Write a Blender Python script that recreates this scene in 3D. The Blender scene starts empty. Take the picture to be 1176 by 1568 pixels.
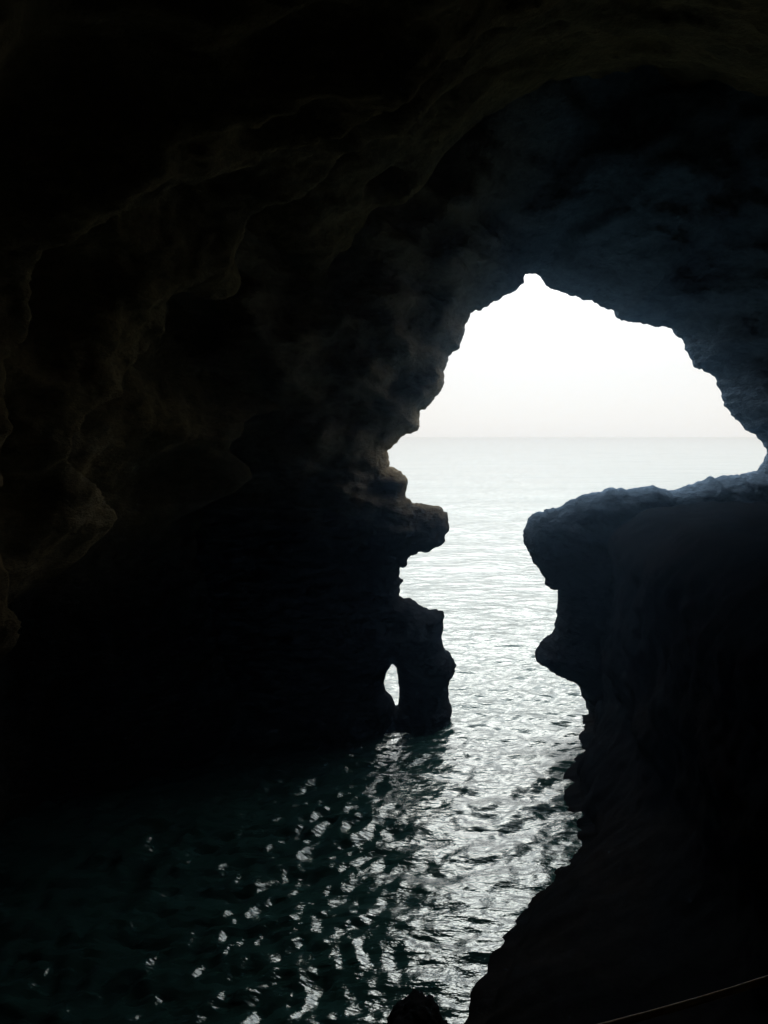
import bpy, math, random
import numpy as np
from mathutils import Vector, noise
random.seed(4); rng=np.random.default_rng(7)
scene=bpy.context.scene
CAM_H=7.0; WALL_Y=19.0

# ---------------------------------------------------------------- helpers
def mesh_obj(name, verts, faces, mat, smooth=True):
    me=bpy.data.meshes.new(name)
    me.from_pydata([tuple(v) for v in verts],[],[tuple(int(i) for i in f) for f in faces])
    me.update()
    if smooth:
        me.polygons.foreach_set("use_smooth",[True]*len(me.polygons))
    ob=bpy.data.objects.new(name,me); scene.collection.objects.link(ob)
    me.materials.append(mat)
    return ob
def grid_faces(nu,nv,wrap=False):
    i=np.arange(nu-1)[:,None]; 
    j=np.arange(nv if wrap else nv-1)[None,:]
    j2=(j+1)%nv
    a=i*nv+j; b=(i+1)*nv+j; c=(i+1)*nv+j2; d=i*nv+j2
    return np.stack([a,b,c,d],-1).reshape(-1,4)
def sst(a,b,x):
    t=min(1,max(0,(x-a)/(b-a))); return t*t*(3-2*t)

# ---------------------------------------------------------------- materials
def rock_mat(name, c1,c2,c3, rough=0.8, bump=0.5, shade_tint=None, shade_z=(4.2,6.6), glow_tint=None, spec=0.0, dist=0.12):
    m=bpy.data.materials.new(name); m.use_nodes=True; nt=m.node_tree; N=nt.nodes; L=nt.links
    b=N["Principled BSDF"]; tc=N.new("ShaderNodeTexCoord")
    n1=N.new("ShaderNodeTexNoise"); n1.inputs["Scale"].default_value=0.35; n1.inputs["Detail"].default_value=8; n1.inputs["Roughness"].default_value=0.6
    n2=N.new("ShaderNodeTexNoise"); n2.inputs["Scale"].default_value=5; n2.inputs["Detail"].default_value=10; n2.inputs["Roughness"].default_value=0.65
    mp=N.new("ShaderNodeMapping"); mp.inputs["Scale"].default_value=(0.7,0.7,1.2); L.new(tc.outputs["Object"],mp.inputs["Vector"])
    L.new(tc.outputs["Object"],n1.inputs["Vector"]); L.new(mp.outputs[0],n2.inputs["Vector"])
    r=N.new("ShaderNodeValToRGB"); e=r.color_ramp.elements
    e[0].position=0.35; e[0].color=(*c1,1); e[1].position=0.65; e[1].color=(*c3,1)
    k=e.new(0.5); k.color=(*c2,1)
    L.new(n1.outputs["Fac"],r.inputs["Fac"]); col=r.outputs["Color"]
    def blend(col,other,comp,lo,hi):
        s=N.new("ShaderNodeSeparateXYZ"); L.new(tc.outputs["Object"],s.inputs[0])
        ad=N.new("ShaderNodeMath"); ad.operation='MULTIPLY_ADD'; L.new(n1.outputs["Fac"],ad.inputs[0]); ad.inputs[1].default_value=3.0; L.new(s.outputs[comp],ad.inputs[2])
        mr=N.new("ShaderNodeMapRange"); mr.inputs["From Min"].default_value=lo+1.5; mr.inputs["From Max"].default_value=hi+1.5; L.new(ad.outputs[0],mr.inputs["Value"])
        x=N.new("ShaderNodeMix"); x.data_type='RGBA'; L.new(mr.outputs["Result"],x.inputs[0]); L.new(col,x.inputs[6]); x.inputs[7].default_value=(*other,1)
        return x,mr
    if glow_tint:
        x,_=blend(col,glow_tint,0,1.0,4.0); col=x.outputs[2]  # bluish glow beside the opening, put into the base colour towards the right
    if shade_tint:
        x,mr=blend(col,shade_tint,2,shade_z[0],shade_z[1]); mr.inputs["To Min"].default_value=1; mr.inputs["To Max"].default_value=0; col=x.outputs[2]  # shade low on the rock, painted as a darker base colour
    mx=N.new("ShaderNodeMix"); mx.data_type='RGBA'; mx.blend_type='MULTIPLY'; mx.inputs[0].default_value=0.6
    r2=N.new("ShaderNodeValToRGB"); r2.color_ramp.elements[0].position=0.3; r2.color_ramp.elements[0].color=(0.3,0.3,0.3,1); r2.color_ramp.elements[1].position=0.65
    L.new(n2.outputs["Fac"],r2.inputs["Fac"]); L.new(col,mx.inputs[6]); L.new(r2.outputs["Color"],mx.inputs[7])
    L.new(mx.outputs[2],b.inputs["Base Color"]); b.inputs["Roughness"].default_value=rough
    b.inputs["Specular IOR Level"].default_value=spec
    bp=N.new("ShaderNodeBump"); bp.inputs["Strength"].default_value=bump; bp.inputs["Distance"].default_value=dist
    L.new(n2.outputs["Fac"],bp.inputs["Height"])
    L.new(bp.outputs["Normal"],b.inputs["Normal"])
    return m
rockM=rock_mat("limestone",(0.235,0.18,0.09),(0.29,0.23,0.13),(0.20,0.17,0.11),bump=0.8,dist=0.2,shade_tint=(0.03,0.028,0.025),shade_z=(3.6,5.6))  # lower chamber wall carries painted shade
mouthM=rock_mat("mouth_limestone",(0.33,0.27,0.18),(0.40,0.33,0.23),(0.28,0.25,0.19),bump=0.9,dist=0.2,glow_tint=(0.17,0.25,0.35),shade_tint=(0.012,0.014,0.017))  # painted blue glow on the right, painted shade low down
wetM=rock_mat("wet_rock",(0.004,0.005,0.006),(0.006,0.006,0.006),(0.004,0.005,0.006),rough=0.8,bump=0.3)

# ---------------------------------------------------------------- cave mouth (wall with an opening)
U=WALL_Y/1162.0       # metres per image pixel at the depth of the mouth wall
def px_to_wall(pts):       # image pixel coordinates projected onto the mouth wall plane -> metres (x, z)
    return np.array([((a-588)*U, CAM_H-(b-668)*U) for a,b in pts])
OPEN=px_to_wall([(690,1250),(690,1096),(688,1060),(697,1020),(691,1000),(679,990),(678,935),(650,930),(632,918),(614,912),(612,895),(618,888),(610,880),(612,870),(622,866),(628,850),(645,846),(660,846),(672,835),(682,828),(685,810),(684,785),(672,778),(655,772),(628,770),(622,760),(620,730),(612,722),(596,714),(595,703),(592,690),(605,680),(622,666),(638,660),(642,645),(643,630),(665,612),(675,600),(680,575),(684,550),(698,538),(708,515),(711,497),(722,483),(745,470),(775,452),(800,436),(806,420),(822,422),(845,440),(870,453),(900,458),(920,472),(935,476),(945,488),(975,495),(1030,505),(1045,520),(1055,550),(1068,565),(1095,577),(1102,600),(1108,620),(1120,635),(1140,655),(1160,672),(1173,688),(1168,708),(1158,720),(1130,728),(1090,730),(1060,742),(1035,750),(990,746),(930,748),(893,754),(870,770),(835,781),(812,792),(803,808),(806,840),(815,862),(830,878),(838,897),(852,905),(853,940),(848,960),(830,985),(818,998),(819,1010),(835,1022),(865,1040),(885,1052),(890,1070),(900,1085),(903,1110),(915,1250)])
HOLE=px_to_wall([(600,1015),(607,1022),(611,1050),(610,1078),(606,1080),(600,1068),(590,1058),(588,1045),(592,1028)])
def roughen(poly,amp,seed):
    out=[]; n=len(poly)
    for i in range(n):
        a=poly[i]; b=poly[(i+1)%n]; k=max(1,int(np.linalg.norm(b-a)/0.05))
        for j in range(k): out.append(a+(b-a)*j/k)
    out=np.array(out)
    for p in out:
        v=Vector((p[0]*2.6+seed,p[1]*2.6,seed))
        dx=noise.fractal(v,0.4,2.0,5); dz=noise.fractal(v+Vector((31,7,3)),0.4,2.0,5)
        p+=np.array((dx,dz))*amp
    return out
OPEN=roughen(OPEN,0.06,1.3); HOLE=roughen(HOLE,0.02,5.1)
def signed(P,poly):
    A=poly; B=np.roll(poly,-1,0); best=np.full(len(P),1e9); near=np.zeros_like(P); inside=np.zeros(len(P),bool)
    for a,b in zip(A,B):
        ab=b-a; t=np.clip(((P-a)@ab)/(ab@ab+1e-12),0,1); q=a+t[:,None]*ab
        d=np.hypot(*(P-q).T); m=d<best; best[m]=d[m]; near[m]=q[m]
        c=((a[1]>P[:,1])!=(b[1]>P[:,1]))
        if c.any():
            xi=(b[0]-a[0])*(P[:,1]-a[1])/((b[1]-a[1])+1e-15)+a[0]
            inside^=c&(P[:,0]<xi)
    return np.where(inside,-best,best),near
def axis(lo,f0,f1,hi,h,g=1.09):
    a=list(np.arange(f0,f1+h,h)); s=h
    while a[-1]<hi: s*=g; a.append(a[-1]+s)
    s=h
    while a[0]>lo: s*=g; a.insert(0,a[0]-s)
    return np.array(a)
xs=axis(-30,-0.6,10.2,34,0.04,1.05); zs=axis(-2.5,-0.3,11.6,32,0.04,1.05)
X,Z=np.meshgrid(xs,zs,indexing='ij'); P=np.stack([X.ravel(),Z.ravel()],1)
d1,n1=signed(P,OPEN); d2,n2=signed(P,HOLE)
usehole=d2<d1; D=np.where(usehole,d2,d1); NR=np.where(usehole[:,None],n2,n1)
snap=np.abs(D)<0.03
P[snap]=NR[snap]; D2=np.where(snap,0,D)
F=grid_faces(len(xs),len(zs)); keep=(D2[F]>=0).all(1)&(D2[F].max(1)>0); F=F[keep]
dd=np.maximum(D2,0)
def strata(x,y,z):
    v=noise.fractal(Vector((x*.35,y*.35,z*1.3+0.35*x)),.7,2.1,6)
    return 0.22*v
def inner_y(p,d):
    x,z=p
    w=sst(6.5,10.5,z)*sst(1.0,4.0,x)      # the arch crown is a wide rounded soffit, the jambs are sharp
    R=0.14+2.2*w
    up=sst(5.0,8.5,z)
    y=(0.6+2.6*w)*(1-math.exp(-d/R))+(0.28+0.65*up)*min(d,7)
    f=min(1,d/0.8)
    y+=f*((0.6+0.5*up)*noise.fractal(Vector((x*0.42,z*0.55,2.2)),0.9,2.0,3)+0.12*noise.ridged_multi_fractal(Vector((x*0.7,z*1.3,7.7)),0.9,2.1,4,1,2)-0.12+1.1*strata(x,3,z))
    y+=min(1,d/0.15)*0.07*noise.fractal(Vector((x*3,z*3,9.2)),0.7,2.0,5)
    return WALL_Y-y
yi=np.array([inner_y(p,d) for p,d in zip(P,dd)])
yo=WALL_Y+0.75*np.minimum(dd,5)+np.where(dd>0.02,1,0)*0.02+np.array([max(0,min(1,d))*0.4*(1+noise.fractal(Vector((p[0]*.5,p[1]*.6,20)),.9,2,3)) for p,d in zip(P,dd)])
n=len(P); rim=(dd<=1e-9)
Vi=np.stack([P[:,0],yi,P[:,1]],1); Vi[rim,1]=WALL_Y
Vo=np.stack([P[:,0],yo,P[:,1]],1)
idx=np.where(rim,np.arange(n),np.arange(n)+n)
Fo=idx[F][:,::-1]
allV=np.vstack([Vi,Vo]); allF=np.vstack([F,Fo])
used=np.unique(allF); remap=-np.ones(len(allV),int); remap[used]=np.arange(len(used))
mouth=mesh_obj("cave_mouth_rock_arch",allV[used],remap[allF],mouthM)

# ---------------------------------------------------------------- cave chamber (walls, vault)
keys={
 19.6:[(-1.5,-2),(-1.4,.5),(-1.8,3.5),(-2.4,7),(-1,10.8),(1.2,13.4),(4,14.6),(8,13.8),(11.5,8.8),(11,4),(8,.5),(6,-2)],
 17:[(-3.0,-2),(-3.0,.5),(-3.3,3.5),(-3.4,7),(-2.2,10.5),(0.8,13.2),(4,14.2),(8,13.4),(11.2,8.4),(10.8,4),(8,.5),(6,-2)],
 14:[(-6.2,-2),(-6.2,.5),(-6,3.5),(-4.9,7),(-3.6,10),(-0.3,12.6),(4,13.8),(8,12.4),(10,8),(9.5,4),(8,.5),(6,-2)],
 10:[(-5.6,-2),(-5.7,.5),(-6,3.5),(-5.6,7),(-4.6,9.8),(-1.3,11.9),(3,12.8),(6.6,11.4),(8.2,8),(8,4),(7,.5),(6,-2)],
 4:[(-5.2,-2),(-5.2,.5),(-5.4,3.5),(-5,7),(-3.5,9.2),(-.8,10.4),(2,10.8),(4,9.8),(5.2,7.5),(5.5,4),(5,.5),(4,-2)],
 -4:[(-3,-2),(-3.4,.5),(-3.8,3.5),(-3.6,7),(-2.5,8.6),(-.5,9.4),(1.6,9.4),(3.2,8.7),(4,7),(4.2,4),(4,.5),(3,-2)],
 -8:[(-.1,4.9),(-.1,5),(-.1,5),(-.1,5.1),(-.1,5.1),(0,5.1),(0,5.1),(.1,5.1),(.1,5.1),(.1,5),(.1,4.9),(.1,4.9)]}
ky=sorted(keys); NT=480
def ring(ctrl):
    c=np.array(ctrl,float); m=len(c); t=np.linspace(0,m,NT,endpoint=False); i=t.astype(int); f=(t-i)[:,None]
    p0=c[(i-1)%m];p1=c[i%m];p2=c[(i+1)%m];p3=c[(i+2)%m]
    return 0.5*((2*p1)+(-p0+p2)*f+(2*p0-5*p1+4*p2-p3)*f**2+(-p0+3*p1-3*p2+p3)*f**3)
rings={k:ring(keys[k]) for k in ky}
ys=np.concatenate([np.arange(-8,2,0.3),np.arange(2,19.6,0.07),[19.6]])
V=[]
for y in ys:
    k=max(0,min(len(ky)-2,int(np.searchsorted(ky,y,side='right'))-1)); t=(y-ky[k])/(ky[k+1]-ky[k]); t=np.clip(t,0,1); t=t*t*(3-2*t)*.5+t*.5
    r=rings[ky[k]]*(1-t)+rings[ky[k+1]]*t
    V.append(np.stack([r[:,0],np.full(NT,y),r[:,1]],1))
V=np.vstack(V)
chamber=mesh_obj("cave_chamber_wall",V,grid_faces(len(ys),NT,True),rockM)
ctr=np.array([1.5,0,5.0])
me=chamber.data; co=V.copy()
inw=ctr-co; inw[:,1]=0; inw/=np.linalg.norm(inw,axis=1)[:,None]+1e-9
def cham_disp(p):
    x,y,z=p
    wx=noise.fractal(Vector((x*.22,y*.22,z*.22+5)),.9,2,3)
    # overhanging folds sweeping diagonally across the left wall and vault
    s=y*0.25+x*0.10+0.01*z+0.60*wx+0.10
    fr=s%1.0
    fold=sst(0,0.86,fr)*(1-sst(0.86,1.0,fr))
    k=noise.fractal(Vector((x*.28,y*.28,z*.28)),.9,2,3)
    rd=noise.fractal(Vector((x*.6+4,y*.65,z*.6)),.85,2.1,6)
    zb=float(np.interp(y,[6,10,16,17.6],[3.0,4.1,5.7,7.4]))+0.5*wx
    left=1-sst(-1,0.5,x)
    under=(1-sst(zb-0.8,zb+0.3,z))*left
    low=sst(zb-0.8,zb+0.8,z) if x<0 else 1
    ff=1-0.9*sst(-0.5,3.0,x)
    return (1.2*fold*ff+0.5*k*(1-.5*sst(0,4,x)))*low+0.20*rd-0.8*under+0.45*strata(x,y,z)*low+0.05*noise.fractal(Vector((x*2.5,y*2.5,z*2.5)),.7,2,5)
dsp=np.array([cham_disp(p) for p in co])
fade=np.clip((co[:,1]+8)/3,0,1)
co+=inw*(dsp*fade)[:,None]
me.vertices.foreach_set("co",co.reshape(-1)); me.update()

# ---------------------------------------------------------------- right hand rock wall dropping into the water
toe=[(0,0.3),(5,0.5),(9,1.12),(10.0,1.65),(10.9,2.0),(12.0,2.9),(13.1,3.70),(14.3,3.75),(15.6,3.95),(17,4.7),(18.6,5.2),(20,5.3)]
wall=[(0,3.0),(5,3.3),(9,3.9),(10.9,4.2),(13.1,4.5),(15.6,4.7),(17,5.0),(18.6,5.2),(20,5.2)]
def X0(y): return float(np.interp(y,[a for a,b in toe],[b for a,b in toe]))
def XW(y): return float(np.interp(y,[a for a,b in wall],[b for a,b in wall]))
za=np.arange(-1.0,5.3,0.06); ya=np.arange(0.0,19.2,0.06)
V=[]
for z in za:
    for y in ya:
        a,b=X0(y),XW(y)
        x=a+(b-a)*sst(-0.1,1.6,z)+0.05*max(0,z)-(0.3 if z<0 else 0)
        x+=0.30*noise.fractal(Vector((y*.5,z*.6,3)),.9,2,3)*sst(0.3,2,z)+0.12*noise.fractal(Vector((y*1.6,z*1.8,8)),.8,2,5)
        if z>4.2: x+=((z-4.2)/1.1)**2*0.9
        V.append((x,y,z))
nz=len(za)
capx=np.arange(0.12,8.0,0.12)
crest=np.array(V[-len(ya):])
for k,c in enumerate(capx):
    for j,y in enumerate(ya):
        V.append((crest[j,0]+c,y,crest[j,2]+0.15*(1-math.exp(-c*1.5))+0.16*noise.fractal(Vector((crest[j,0]+c,y*1.3,4)),.9,2,5)*min(1,c)))
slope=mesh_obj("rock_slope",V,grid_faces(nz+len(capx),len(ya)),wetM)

# ---------------------------------------------------------------- loose rocks in the water
def boulder(name,c,r,seed,mat):
    import bmesh
    bm=bmesh.new(); bmesh.ops.create_icosphere(bm,subdivisions=6,radius=1)
    for v in bm.verts:
        p=v.co.copy(); q=p*1.1+Vector((seed,seed*2,0))
        k=1+0.32*noise.fractal(q,.9,2,5)+0.06*(noise.ridged_multi_fractal(q*1.4,.9,2,4,1,2)-1)
        v.co=Vector((p.x*r[0]*k,p.y*r[1]*k,p.z*r[2]*k))
    me=bpy.data.meshes.new(name); bm.to_mesh(me); bm.free()
    me.polygons.foreach_set("use_smooth",[True]*len(me.polygons))
    o=bpy.data.objects.new(name,me); o.location=c; me.materials.append(mat); scene.collection.objects.link(o)
    return o
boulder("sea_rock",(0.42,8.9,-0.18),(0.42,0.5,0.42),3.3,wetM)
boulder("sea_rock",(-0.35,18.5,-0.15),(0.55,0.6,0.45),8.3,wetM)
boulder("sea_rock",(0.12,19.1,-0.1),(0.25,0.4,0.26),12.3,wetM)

# ---------------------------------------------------------------- viewing platform and rope barrier
xa=np.arange(-4.5,4.6,0.1); ya=np.arange(-8,1.25,0.1)
V=[(x,y,5.2+0.08*noise.fractal(Vector((x,y,0)),.9,2,4)-(7*max(0,y-0.8))) for x in xa for y in ya]
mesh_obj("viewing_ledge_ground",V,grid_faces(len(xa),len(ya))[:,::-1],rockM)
ropeM=bpy.data.materials.new("rope"); ropeM.use_nodes=True
nt=ropeM.node_tree; b=nt.nodes["Principled BSDF"]; b.inputs["Base Color"].default_value=(0.6,0.42,0.22,1); b.inputs["Roughness"].default_value=0.6
w=nt.nodes.new("ShaderNodeTexWave"); w.inputs["Scale"].default_value=30; bp=nt.nodes.new("ShaderNodeBump"); bp.inputs["Distance"].default_value=0.003
nt.links.new(w.outputs["Fac"],bp.inputs["Height"]); nt.links.new(bp.outputs["Normal"],b.inputs["Normal"])
bar=bpy.data.objects.new("rope_barrier",None); scene.collection.objects.link(bar)
def curve(name,pts,r,mat):
    c=bpy.data.curves.new(name,'CURVE'); c.dimensions='3D'; c.bevel_depth=r; c.bevel_resolution=4; c.use_fill_caps=True
    s=c.splines.new('POLY'); s.points.add(len(pts)-1)
    for p,q in zip(s.points,pts): p.co=(*q,1)
    o=bpy.data.objects.new(name,c); scene.collection.objects.link(o); c.materials.append(mat); o.parent=bar; return o
A=Vector((-0.9,1.1,6.0)); B=Vector((2.1,2.08,6.0))
curve("rope",[A.lerp(B,t)+Vector((0,0,-0.8*t*(1-t))) for t in np.linspace(0,1,30)],0.007,ropeM)
for nme,q in (("post_left",A),("post_right",B)):
    curve(nme,[(q.x,q.y,3.0),(q.x,q.y,6.02)],0.03,ropeM)

# ---------------------------------------------------------------- sea
xw=axis(-5000,-6,6,5000,0.042,1.022); yw=axis(-9,8,21,9000,0.042,1.0125)
XX,YY=np.meshgrid(xw,yw,indexing='ij'); H=np.zeros_like(XX)
stepx=np.interp(np.abs(XX),[0,6,5000],[0.042,0.042,0.022*5000]); stepy=np.maximum(0.042,0.0125*(np.abs(YY)-18))
step=np.maximum(stepx,stepy)
def waves(n,l0,l1,amp,dirc,spread,mask=1.0):
    global H
    for k in range(n):
        lam=l0*(l1/l0)**rng.random(); th=dirc+rng.normal()*spread; ph=rng.random()*6.28
        kk=2*math.pi/lam; a=amp*lam/math.sqrt(n)
        fd=np.clip((lam/(step*2.5)-1),0,1)
        g=0.6+0.4*np.sin(XX*kk*.11+1.7*k)*np.sin(YY*kk*.09+k)
        phase=kk*(XX*math.cos(th)+YY*math.sin(th))+ph+1.3*np.sin(XX*kk*.17+k)+1.3*np.cos(YY*kk*.19+2*k)
        s=1-np.abs(np.sin(phase*.5))*2
        H+=a*fd*g*mask*(0.55*np.sin(phase)+0.45*s)
waves(26,0.16,0.42,0.075,-1.25,0.8)
waves(24,0.42,1.0,0.070,-1.3,0.6)
waves(14,1.0,4,0.034,-1.4,0.5)
waves(6,8,30,0.006,-1.55,0.25)
# chop thrown back from the cave's left wall
t=np.clip((1.6-XX)/3.5,0,1); backm=t*t*(3-2*t)*np.clip((18-YY)/2.5,0,1)
waves(34,0.18,0.5,0.15,-0.5,0.8,backm)
waves(16,0.5,1.3,0.07,-0.7,0.7,backm)
V=np.stack([XX.ravel(),YY.ravel(),H.ravel()],1)
wm=bpy.data.materials.new("sea_water"); wm.use_nodes=True; nt=wm.node_tree; N=nt.nodes; L=nt.links
b=N["Principled BSDF"]; b.inputs["Roughness"].default_value=0.045; b.inputs["IOR"].default_value=1.52
b.inputs["Specular Tint"].default_value=(0.82,0.95,0.94,1)
tc=N.new("ShaderNodeTexCoord"); prev=None
for sc,st,ds in (((0.9,2.2,1),0.45,0.3),((6,12,1),0.5,0.03),((22,34,1),0.3,0.006)):
    mp=N.new("ShaderNodeMapping"); mp.inputs["Scale"].default_value=sc; L.new(tc.outputs["Object"],mp.inputs["Vector"])
    nz=N.new("ShaderNodeTexNoise"); nz.inputs["Scale"].default_value=1.0; nz.inputs["Detail"].default_value=5; nz.inputs["Distortion"].default_value=0.1
    L.new(mp.outputs[0],nz.inputs["Vector"]); bp=N.new("ShaderNodeBump"); bp.inputs["Strength"].default_value=st; bp.inputs["Distance"].default_value=ds
    L.new(nz.outputs["Fac"],bp.inputs["Height"])
    if prev: L.new(prev.outputs["Normal"],bp.inputs["Normal"])
    prev=bp
L.new(prev.outputs["Normal"],b.inputs["Normal"])
# foam lapping round the pillar foot
dn=N.new("ShaderNodeVectorMath"); dn.operation='DISTANCE'; L.new(tc.outputs["Object"],dn.inputs[0]); dn.inputs[1].default_value=(0.35,18.2,0)
mr=N.new("ShaderNodeMapRange"); mr.inputs["From Min"].default_value=0.5; mr.inputs["From Max"].default_value=1.9; mr.inputs["To Min"].default_value=0.12; mr.inputs["To Max"].default_value=-0.35; L.new(dn.outputs["Value"],mr.inputs["Value"])
fn=N.new("ShaderNodeTexNoise"); fn.inputs["Scale"].default_value=3.5; fn.inputs["Detail"].default_value=8; fn.inputs["Roughness"].default_value=0.7; fn.inputs["Distortion"].default_value=1.0
L.new(tc.outputs["Object"],fn.inputs["Vector"])
ad=N.new("ShaderNodeMath"); ad.operation='ADD'; L.new(fn.outputs["Fac"],ad.inputs[0]); L.new(mr.outputs[0],ad.inputs[1])
m2=N.new("ShaderNodeMapRange"); m2.inputs["From Min"].default_value=0.64; m2.inputs["From Max"].default_value=0.72; L.new(ad.outputs[0],m2.inputs["Value"])
cx=N.new("ShaderNodeMix"); cx.data_type='RGBA'; cx.inputs[6].default_value=(0.011,0.034,0.031,1); cx.inputs[7].default_value=(0.7,0.74,0.74,1)
L.new(m2.outputs[0],cx.inputs[0]); L.new(cx.outputs[2],b.inputs["Base Color"])
sea=mesh_obj("sea_water",V,grid_faces(len(xw),len(yw)),wm)

# ---------------------------------------------------------------- added scattering volume for the bluish glow round the mouth
import bmesh
bm=bmesh.new(); bmesh.ops.create_cube(bm,size=1)
for v in bm.verts: v.co=Vector((2+v.co.x*20,11+v.co.y*16.5,8.2+v.co.z*15))
me=bpy.data.meshes.new("glow_volume"); bm.to_mesh(me); bm.free()
glow_ob=bpy.data.objects.new("glow_volume",me); scene.collection.objects.link(glow_ob)
mm=bpy.data.materials.new("glow_volume"); mm.use_nodes=True; nt=mm.node_tree; nt.nodes.clear()
o=nt.nodes.new("ShaderNodeOutputMaterial"); vs=nt.nodes.new("ShaderNodeVolumeScatter")
vs.inputs["Color"].default_value=(0.36,0.64,1.0,1); vs.inputs["Density"].default_value=0.0055; vs.inputs["Anisotropy"].default_value=0.88
nt.links.new(vs.outputs[0],o.inputs["Volume"]); me.materials.append(mm)

# ---------------------------------------------------------------- sky and sun (thin bright overcast)
SE=math.radians(38); AZ=math.radians(9)
w=bpy.data.worlds.new("World"); scene.world=w; w.use_nodes=True; nt=w.node_tree; N=nt.nodes; L=nt.links
bg=N["Background"]; sky=N.new("ShaderNodeTexSky"); sky.sky_type='NISHITA'; sky.sun_disc=False; sky.sun_elevation=SE; sky.sun_rotation=AZ; sky.dust_density=2
tc=N.new("ShaderNodeTexCoord"); sp=N.new("ShaderNodeSeparateXYZ"); L.new(tc.outputs["Generated"],sp.inputs[0])
rp=N.new("ShaderNodeValToRGB"); e=rp.color_ramp.elements       # luminous haze, value /60
def hz(v,t=(1,1,1)): return (min(1,v/60*t[0]),min(1,v/60*t[1]),min(1,v/60*t[2]),1)
e[0].position=0.0; e[0].color=hz(7.7,(.965,1,1.02))
e[1].position=1.0; e[1].color=hz(20,(.92,.97,1.08))
for pos,v in ((0.08,8.3),(0.16,9.6),(0.23,14),(0.33,31),(0.5,57),(0.7,48)):
    q=e.new(pos); q.color=hz(v,(.965,1,1.03))
L.new(sp.outputs["Z"],rp.inputs["Fac"])
sc=N.new("ShaderNodeVectorMath"); sc.operation='SCALE'; sc.inputs["Scale"].default_value=60; L.new(rp.outputs["Color"],sc.inputs[0])
mx=N.new("ShaderNodeMix"); mx.data_type='RGBA'; mx.inputs[0].default_value=0.94
L.new(sky.outputs[0],mx.inputs[6]); L.new(sc.outputs[0],mx.inputs[7]); L.new(mx.outputs[2],bg.inputs["Color"]); bg.inputs["Strength"].default_value=0.12
sl=bpy.data.lights.new("sun",'SUN'); sl.energy=0.8; sl.angle=math.radians(20); sl.color=(1,0.97,0.92)
so=bpy.data.objects.new("sun",sl); scene.collection.objects.link(so)
dirv=Vector((math.sin(AZ)*math.cos(SE),math.cos(AZ)*math.cos(SE),math.sin(SE)))
so.rotation_euler=dirv.to_track_quat('Z','Y').to_euler()

# ---------------------------------------------------------------- camera
cd=bpy.data.cameras.new("camera"); cam=bpy.data.objects.new("camera",cd); scene.collection.objects.link(cam)
cam.location=(0,0,CAM_H); cam.rotation_euler=(math.radians(90),0,0)
cd.sensor_width=36; cd.lens=36*1162/1568; cd.shift_y=-116/1568; cd.clip_start=0.05; cd.clip_end=20000
scene.camera=cam
scene.view_settings.view_transform='Standard'; scene.view_settings.look='None'; scene.view_settings.exposure=0
